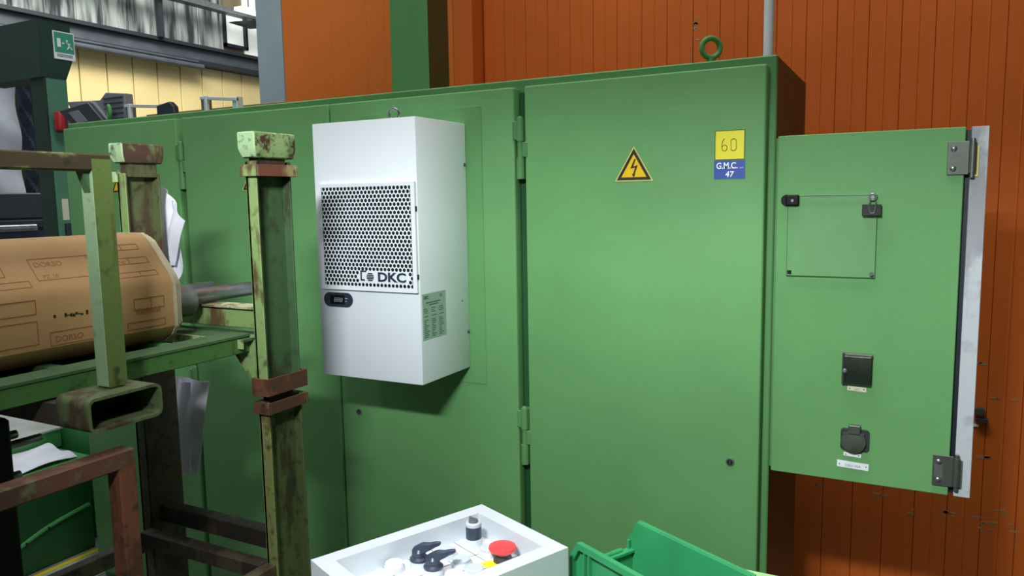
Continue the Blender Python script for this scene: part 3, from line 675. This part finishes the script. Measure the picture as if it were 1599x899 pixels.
bmesh.ops.recalc_face_normals(cb, faces=cb.faces[:])
part('fork_pocket', cb, worn('pocket_green', (84, 98, 62), (70, 54, 38), .55, 9, (52, 50, 34)), up_)
part('pocket_stop', B(X0, X0+.01, Y0+.01, Y1-.01, Z0+.01, Z1-.01), DARK, up_)
part('fork_pocket_rear', B(-1.95, -1.46, -1.425, -1.275, 1.184, 1.228), DRUST, up_)  # dark colour stands in for the shadow along this stretch of pocket
# lower stillage
lo = thing('stillage', 'rusty dark steel stillage under the pale green one', 'stacking rack', (-1.7, -1.0, FL))
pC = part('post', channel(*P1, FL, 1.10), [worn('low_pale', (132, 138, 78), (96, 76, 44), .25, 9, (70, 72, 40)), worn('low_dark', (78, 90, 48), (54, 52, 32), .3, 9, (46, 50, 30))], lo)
cb = bmesh.new(); band(cb, *P1, 1.070, 1.100, .006, .004)
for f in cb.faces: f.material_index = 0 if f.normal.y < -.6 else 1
part('band', cb, [worn('band_ochre', (120, 112, 62), (96, 62, 40), .5, 9), RUST], pC)
part('stem', B(P1[0]+.006, P1[1]-.008, P1[2]+.012, P1[3]-.03, 1.08, 1.117), DARK, pC)
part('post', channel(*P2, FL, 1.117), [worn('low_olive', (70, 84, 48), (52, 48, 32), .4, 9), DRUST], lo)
part('post_cover', B(P2[1], P2[1]+.002, P2[2]+.004, P2[3], FL, 1.117), DRUST, lo)
part('post_base', B(P2[1], P2[1]+.002, P2[2]+.004, P2[3], 1.137, 1.228), DRUST, up_)
part('end_beam', B(-1.955, -1.487, -.85, -.81, .672, .722, bev=.002), DRUST, lo)
part('end_beam', B(-1.955, -1.487, -.925, -.885, .628, .668, bev=.002), worn('low_beam', (70, 64, 46), (50, 40, 30), .5, 9), lo)
part('side_beam', B(-1.487, -1.452, -2.1, -.897, .615, .665, bev=.002), worn('low_side', (84, 80, 54), (66, 48, 34), .5, 9), lo)
part('side_beam', B(-1.99, -1.955, -2.1, -.893, .60, .645, bev=.002), worn('low_side2', (64, 66, 44), (46, 40, 30), .5, 9), lo)
hf = thing('rusty_hoop_frame', 'rust-brown square tube frame standing at the lower left corner', 'frame', (-1.38, -1.36, FL))
part('post', B(-1.40, -1.36, -1.377, -1.340, FL, 1.100, bev=.003), RUST, hf); part('rail', B(-1.40, -1.36, -2.1, -1.340, 1.094, 1.131, bev=.003), worn('rusty_rail', (96, 62, 48), (74, 50, 38), .5, 10, (98, 96, 66)), hf)
# black machine part with steel pins
t = thing('roller_head', 'black block with steel pins behind the rusty frame at the lower left', 'machine part', (-1.75, -1.45, FL))
part('block', B(-1.85, -1.75, -1.60, -1.358, FL, 1.15, bev=.008), BLACK, t)
for (z, r, l, dx) in ((1.100, .010, .03, .015), (1.082, .009, .075, .0), (1.01, .010, .022, 0)):
    part('pin', Cy((-1.77-dx, -1.36, z), (-1.77-dx, -1.36+l, z), r, 14, bev=.002), STEEL, t)

# roll wrapped in cardboard on a steel shaft
rl = thing('cardboard_roll', 'brown cardboard-wrapped roll on a steel shaft lying in the green rack', 'roll', (-1.75, -1.4, 1.276))
prof = [(-1.60, 1.315), (-1.60, 1.42), (-1.612, 1.442), (-1.685, 1.528), (-1.705, 1.54), (-1.80, 1.54), (-1.885, 1.46), (-1.90, 1.43), (-1.90, 1.33), (-1.84, 1.276), (-1.65, 1.276), (-1.612, 1.296)]
part('wrapping', Pr(prof, 'y', -2.3, -1.035), CARD, rl)
cx_, cz_ = -1.75, 1.405
for k in range(3):
    s = 1.0+.008*(2-k); part('torn_edge', Pr([(cx_+(p[0]-cx_)*s*(1-.03*k), cz_+(p[1]-cz_)*s*(1-.03*k)) for p in prof], 'y', -1.038+k*.010, -1.029+k*.010), CARDE, rl)
part('core', Cy((-1.735, -1.04, 1.352), (-1.735, -.885, 1.352), .043, 28, bev=.003), GSTEEL, rl)
part('shaft', Cy((-1.72, -.89, 1.362), (-1.72, -.675, 1.362), .0205, 22, bev=.003), STEEL, rl)
r3 = thing('cardboard_roll', 'second cardboard roll hidden behind the first with its bright shaft end showing', 'roll', (-2.1, -1.4, 1.276))
part('wrapping', Pr([(p[0]-.42, p[1]-.0 if p[1] < 1.4 else p[1]-.06) for p in prof], 'y', -2.2, -1.08), CARD, r3)
solo('steel_shaft', Cy((-1.935, -1.2, 1.357), (-1.935, -.628, 1.357), .014, 18, bev=.002), STEEL, 'second bright steel shaft just behind the roll shaft', 'shaft')
# prints on the facets: frame of strokes mapped to (y, s) on a facet
def facet_print(pA_, pB_, items, name='printed_box'):
    a, b = Vector(pA_), Vector(pB_); d = (b-a); L_ = d.length; d.normalize(); nrm = Vector((d.y, -d.x))
    if nrm.x < 0: nrm = -nrm
    def P(y, s, h): q = a+d*s+nrm*h; return (q.x, y, q.y)
    for rc in items:
        y0, y1, s0, s1, divs = rc; bm = bmesh.new(); wd = .0016
        def line(p, q):
            dd = Vector((q[0]-p[0], q[1]-p[1])).normalized(); nn = Vector((-dd.y, dd.x))*wd/2
            c = [(p[0]+nn.x, p[1]+nn.y), (q[0]+nn.x, q[1]+nn.y), (q[0]-nn.x, q[1]-nn.y), (p[0]-nn.x, p[1]-nn.y)]
            lo_ = [bm.verts.new(P(*k, .0002)) for k in c]; hi_ = [bm.verts.new(P(*k, .0007)) for k in c]
            bm.faces.new(hi_); 
            for i in range(4): bm.faces.new((lo_[i], lo_[(i+1) % 4], hi_[(i+1) % 4], hi_[i]))
        line((y0, s0), (y1, s0)); line((y1, s0), (y1, s1)); line((y1, s1), (y0, s1)); line((y0, s1), (y0, s0))
        for dv in divs: line((dv, s0), (dv, s1))
        bmesh.ops.recalc_face_normals(bm, faces=bm.faces[:])
        part(name, bm, PRINT, rl)
    return P
up0, up1 = (-1.612, 1.442), (-1.685, 1.528)
P = facet_print(up0, up1, [(-1.60, -1.405, .035, .10, ()), (-1.60, -1.365, -.0+.004, .02, ()), (-1.345, -1.195, .018, .075, (-1.215, -1.205)), (-1.16, -1.075, .082, .098, (-1.12,)), (-1.17, -1.07, .040, .058, (-1.12,)), (-1.17, -1.065, .002, .016, (-1.11,))])
v0, v1 = (-1.60, 1.315), (-1.60, 1.42)
P2_ = facet_print(v0, v1, [(-1.60, -1.37, .012, .060, (-1.45,)), (-1.60, -1.37, .075, .104, (-1.45,)), (-1.345, -1.18, .004, .032, ()), (-1.145, -1.065, .052, .078, (-1.10,)), (-1.165, -1.065, .008, .024, ())])
def facet_text(s, a, b, y, s_, h):
    a, b = Vector(a), Vector(b); d = (b-a).normalized(); n_ = Vector((d.y, -d.x)); n_ = n_ if n_.x > 0 else -n_
    q = a+d*s_+n_*.0003
    m = Matrix(((0, d.x, n_.x, q.x), (1, 0, 0, y), (0, d.y, n_.y, q.y), (0, 0, 0, 1)))
    text(s, 0, 0, 0, h, PRINT, rl, 'printed_text', mtx=m, align='LEFT', ext=.0002)
facet_text('DORSO', up0, up1, -1.338, .053, .013); facet_text('PZ 10', up0, up1, -1.332, .022, .010); facet_text('CONE', up0, up1, -1.165, .043, .009)
facet_text('DORSO', v0, v1, -1.335, .010, .013)
random.seed(5)
cb = bmesh.new()
for k in range(26):
    y = -1.335+k*.0060; 
    if random.random() < .7: box(cb, -1.5999, -1.5992, y, y+.005, 1.376+random.uniform(-.002, .002), 1.380+random.uniform(-.001, .004))
part('ink_scrawl', cb, INK, rl)
cb = bmesh.new()
for k in range(12): box(cb, -1.5999, -1.5992, -1.14+k*.0055, -1.1375+k*.0055, 1.356, 1.366+.004*(k % 2))
part('ruler_print', cb, PRINT, rl)
# papers
def paper(pts, label, n=8, wob=.012):
    """quad of 4 corner points, wavy sheet"""
    a, b, c, d = [Vector(p) for p in pts]
    bm = sheet(lambda u, v: tuple((a*(1-u)+b*u)*(1-v)+(d*(1-u)+c*u)*v+Vector((0, wob*math.sin(u*6+v*3)-wob*.8*math.sin(v*4), 0))), n, n, PAPER, .001)
    return bm
cb = paper([(-2.05, -.70, 1.665), (-1.975, -.72, 1.625), (-1.965, -.72, 1.42), (-2.07, -.70, 1.30)], '')
merge(cb, paper([(-2.0, -.72, 1.645), (-1.905, -.735, 1.562), (-1.985, -.735, 1.425), (-1.998, -.72, 1.43)], ''))
solo('paper_sheet', cb, PAPER, 'folded white paper hanging behind the rear post above the roll', 'paper')
cb = paper([(-2.06, -.70, 1.07), (-1.885, -.70, 1.072), (-1.985, -.70, .755), (-2.06, -.70, .768)], '')
merge(cb, paper([(-2.06, -.712, 1.067), (-1.955, -.712, 1.066), (-2.005, -.712, .752), (-2.06, -.712, .764)], ''))
solo('paper_sheet', cb, PAPER, 'folded white paper hanging under the green rack beam', 'paper')

# ------------------------------------------------------------------ operator console
con = thing('control_console', 'light grey push-button control box in front of the cabinet', 'control panel', (-.61, -1.45, FL))
ang = math.atan2(-.086, .197); e1 = Vector((math.cos(ang), math.sin(ang), 0)); e2 = Vector((math.sin(ang), -math.cos(ang), 0))  # right, toward viewer
Cc = Vector((-.627, -1.229, 0)); WX = .213; LY = .42; ZT = 1.10
CM = Matrix(((e1.x, e2.x, 0, Cc.x), (e1.y, e2.y, 0, Cc.y), (0, 0, 1, 0), (0, 0, 0, 1)))
def con_part(name, bm, mat, par=None):
    bm.transform(CM); bmesh.ops.recalc_face_normals(bm, faces=bm.faces[:]); return part(name, bm, mat, par or con)
LY = .306
rw = .026; dp = .036
cb = bmesh.new()
for a in ((0, WX, 0, rw), (0, WX, LY-rw, LY), (0, rw, rw, LY-rw), (WX-rw, WX, rw, LY-rw)): box(cb, a[0], a[1], a[2], a[3], ZT-.075, ZT)
con_part('rim', cb, ALU)
con_part('face_plate', B(rw, WX-rw, rw, LY-rw, ZT-.07, ZT-dp), ALUW)
con_part('base_box', B(.012, WX-.012, .012, LY-.012, ZT-.13, ZT-.07), CASED)
con_part('pedestal', B(.06, .14, .10, .20, FL, ZT-.13, bev=.004), GREEN_D)
inv = CM.inverted()
def loc(x, y): q = inv @ Vector((x, y, 0)); return q.x, q.y
zf = ZT-dp
cb = bmesh.new()
for k in (.083, .128): box(cb, k-.0006, k+.0006, rw, LY-rw, zf, zf+.0004)
for k in (.075, .118, .161, .204): box(cb, rw, WX-rw, k-.0006, k+.0006, zf, zf+.0004)
con_part('label_joints', cb, CASED)
def btn(x, y, kind):
    a, b = loc(x, y)
    if kind == 'lens' or kind == 'white':
        p = con_part('push_button', lathe(bmesh.new(), [(.0155, 0), (.0155, .006), (.0145, .008)], (a, b, zf)), ALU)
        con_part('lens', lathe(bmesh.new(), [(.0135, 0), (.0135, .004), (.0115, .0055)], (a, b, zf+.008)), GREYP if kind == 'lens' else ALUW, p)
    if kind == 'key':
        p = con_part('key_switch', lathe(bmesh.new(), [(.0145, 0), (.0145, .012), (.0135, .014)], (a, b, zf)), ALU)
        con_part('sleeve', lathe(bmesh.new(), [(.0125, 0), (.0125, .020)], (a, b, zf+.014)), NAVY, p)
        con_part('collar', lathe(bmesh.new(), [(.0125, 0), (.0125, .005), (.011, .006)], (a, b, zf+.034)), GREYP, p)
        cb = lathe(bmesh.new(), [(.008, 0), (.007, .004)], (a, b, zf+.040)); box(cb, a-.010, a+.008, b-.0015, b+.0015, zf+.040, zf+.046); con_part('cylinder_core', cb, GSTEEL, p)
    if kind == 'sel':
        p = con_part('selector_switch', lathe(bmesh.new(), [(.0160, 0), (.0160, .001), (.0145, .002), (.0145, .010), (.0135, .012)], (a, b, zf)), ALU)
        con_part('skirt', lathe(bmesh.new(), [(.0145, 0), (.0145, .003), (.011, .006)], (a, b, zf+.012)), NAVY, p)
        bm = bmesh.new(); lathe(bm, [(.010, 0), (.0095, .008), (.006, .012)], (a, b, zf+.017))
        # lever: raised handle sweeping towards the right edge of the box
        t = bmesh.new()
        sec = [(-.008, .013, .0065), (.004, .021, .006), (.014, .0215, .005), (.021, .024, .004), (.027, .0245, .003)]
        rings = []
        for (l, h, w2) in sec:
            lo2 = {-.008: 0, .004: .006, .014: .012, .021: .017, .027: .020}[l]
            rings.append([t.verts.new((l, -w2, lo2)), t.verts.new((l, w2, lo2)), t.verts.new((l, w2*.7, h)), t.verts.new((l, -w2*.7, h))])
        t.faces.new(rings[0][::-1]); t.faces.new(rings[-1])
        for q, s in zip(rings, rings[1:]):
            for i in range(4): t.faces.new((q[i], q[(i+1) % 4], s[(i+1) % 4], s[i]))
        bmesh.ops.bevel(t, geom=t.edges[:], offset=.0012, segments=1, affect='EDGES')
        t.transform(Matrix.Translation((a, b, zf+.016)) @ Matrix.Rotation(R(-42), 4, 'Z') @ Matrix.Diagonal((1.25, 1.15, 1.05, 1))); merge(bm, t)
        con_part('lever', bm, NAVY, p)
    if kind == 'mush':
        p = con_part('emergency_button', lathe(bmesh.new(), [(.0145, 0), (.0145, .006), (.0115, .012), (.0115, .016)], (a, b, zf)), CASED)
        con_part('mushroom_cap', lathe(bmesh.new(), [(.0115, 0), (.0135, .0015), (.0195, .005), (.0215, .008), (.0205, .0115), (.014, .013)], (a, b, zf+.013), seg=32), RED, p)
btn(-.599, -1.304, 'key'); btn(-.637, -1.400, 'sel'); btn(-.604, -1.412, 'sel'); btn(-.665, -1.425, 'white')
btn(-.617, -1.354, 'lens'); btn(-.582, -1.369, 'lens'); btn(-.563, -1.320, 'lens'); btn(-.549, -1.386, 'lens'); btn(-.533, -1.330, 'mush')
a, b = loc(-.543, -1.349); con_part('yellow_plate', B(a-.013, a+.012, b-.008, b+.010, zf+.0004, zf+.0014), YEL)

# ------------------------------------------------------------------ bench and green bin
solo('machine_bench', B(-.33, .45, -1.75, -.962, FL, .95, bev=.006), paint('bench_green', (150, 190, 130), .45), 'light green bench top carrying the green bin at the bottom edge', 'bench')
bn = thing('storage_bin', 'green plastic open-fronted storage bin on the bench', 'bin', (-.31, -1.27, .95))
ba = R(-27.5); f1 = Vector((math.cos(ba), math.sin(ba), 0)); f2 = Vector((-math.sin(ba), math.cos(ba), 0))
BO = Vector((-.439, -1.290, 0)); BM_ = Matrix(((f1.x, f2.x, 0, BO.x), (f1.y, f2.y, 0, BO.y), (0, 0, 1, 0), (0, 0, 0, 1)))
BW = .132; BL = .235; z0, z1 = .952, 1.10
def bin_part(name, bm, mat=PLGREEN):
    bm.transform(BM_); bmesh.ops.recalc_face_normals(bm, faces=bm.faces[:]); return part(name, bm, mat, bn)
side = [(0, z0), (0, z1-.028), (.016, z1), (BL, z1), (BL, z0)]
def side_wall(y_out, y_in, sgn):
    cb = bmesh.new(); prism(cb, side, 'y', min(y_out, y_in), max(y_out, y_in))
    fo = y_out-sgn*.007
    def rimseg(p): prism(cb, p, 'y', min(y_out, fo), max(y_out, fo))
    rimseg([(-.002, z0), (-.002, z1-.028), (.006, z1-.030), (.006, z0)])
    rimseg([(-.002, z1-.028), (.015, z1+.001), (.020, z1-.008), (.006, z1-.031)])
    rimseg([(.015, z1+.001), (BL, z1+.001), (BL, z1-.009), (.020, z1-.009)])
    for xx in (.030, .040, .15): rimseg([(xx, z0), (xx, z1-.009), (xx+.0025, z1-.009), (xx+.0025, z0)])
    return cb
bin_part('side_wall', side_wall(.007, .010, 1)); bin_part('side_wall', side_wall(BW-.007, BW-.010, -1))
bin_part('rear_wall', B(BL-.004, BL, .007, BW-.007, z0, z1)); bin_part('bottom', B(.0, BL, .007, BW-.007, z0, z0+.004))
cb = B(.004, .007, .010, BW-.010, z0, z1-.048); box(cb, -.001, .012, .010, BW-.010, z1-.050, z1-.046); cyl(cb, (.002, .04, z1-.045), (.002, BW-.03, z1-.045), .004, 10)
bin_part('front_lip', cb)
bin_part('label_slot', B(.0, .004, BW-.016, BW-.012, z1-.055, z1-.032))

# ------------------------------------------------------------------ lift the whole layout so the floor lies at zero
for o in list(bpy.data.objects):
    if o.parent is None: o.location.z += ZO
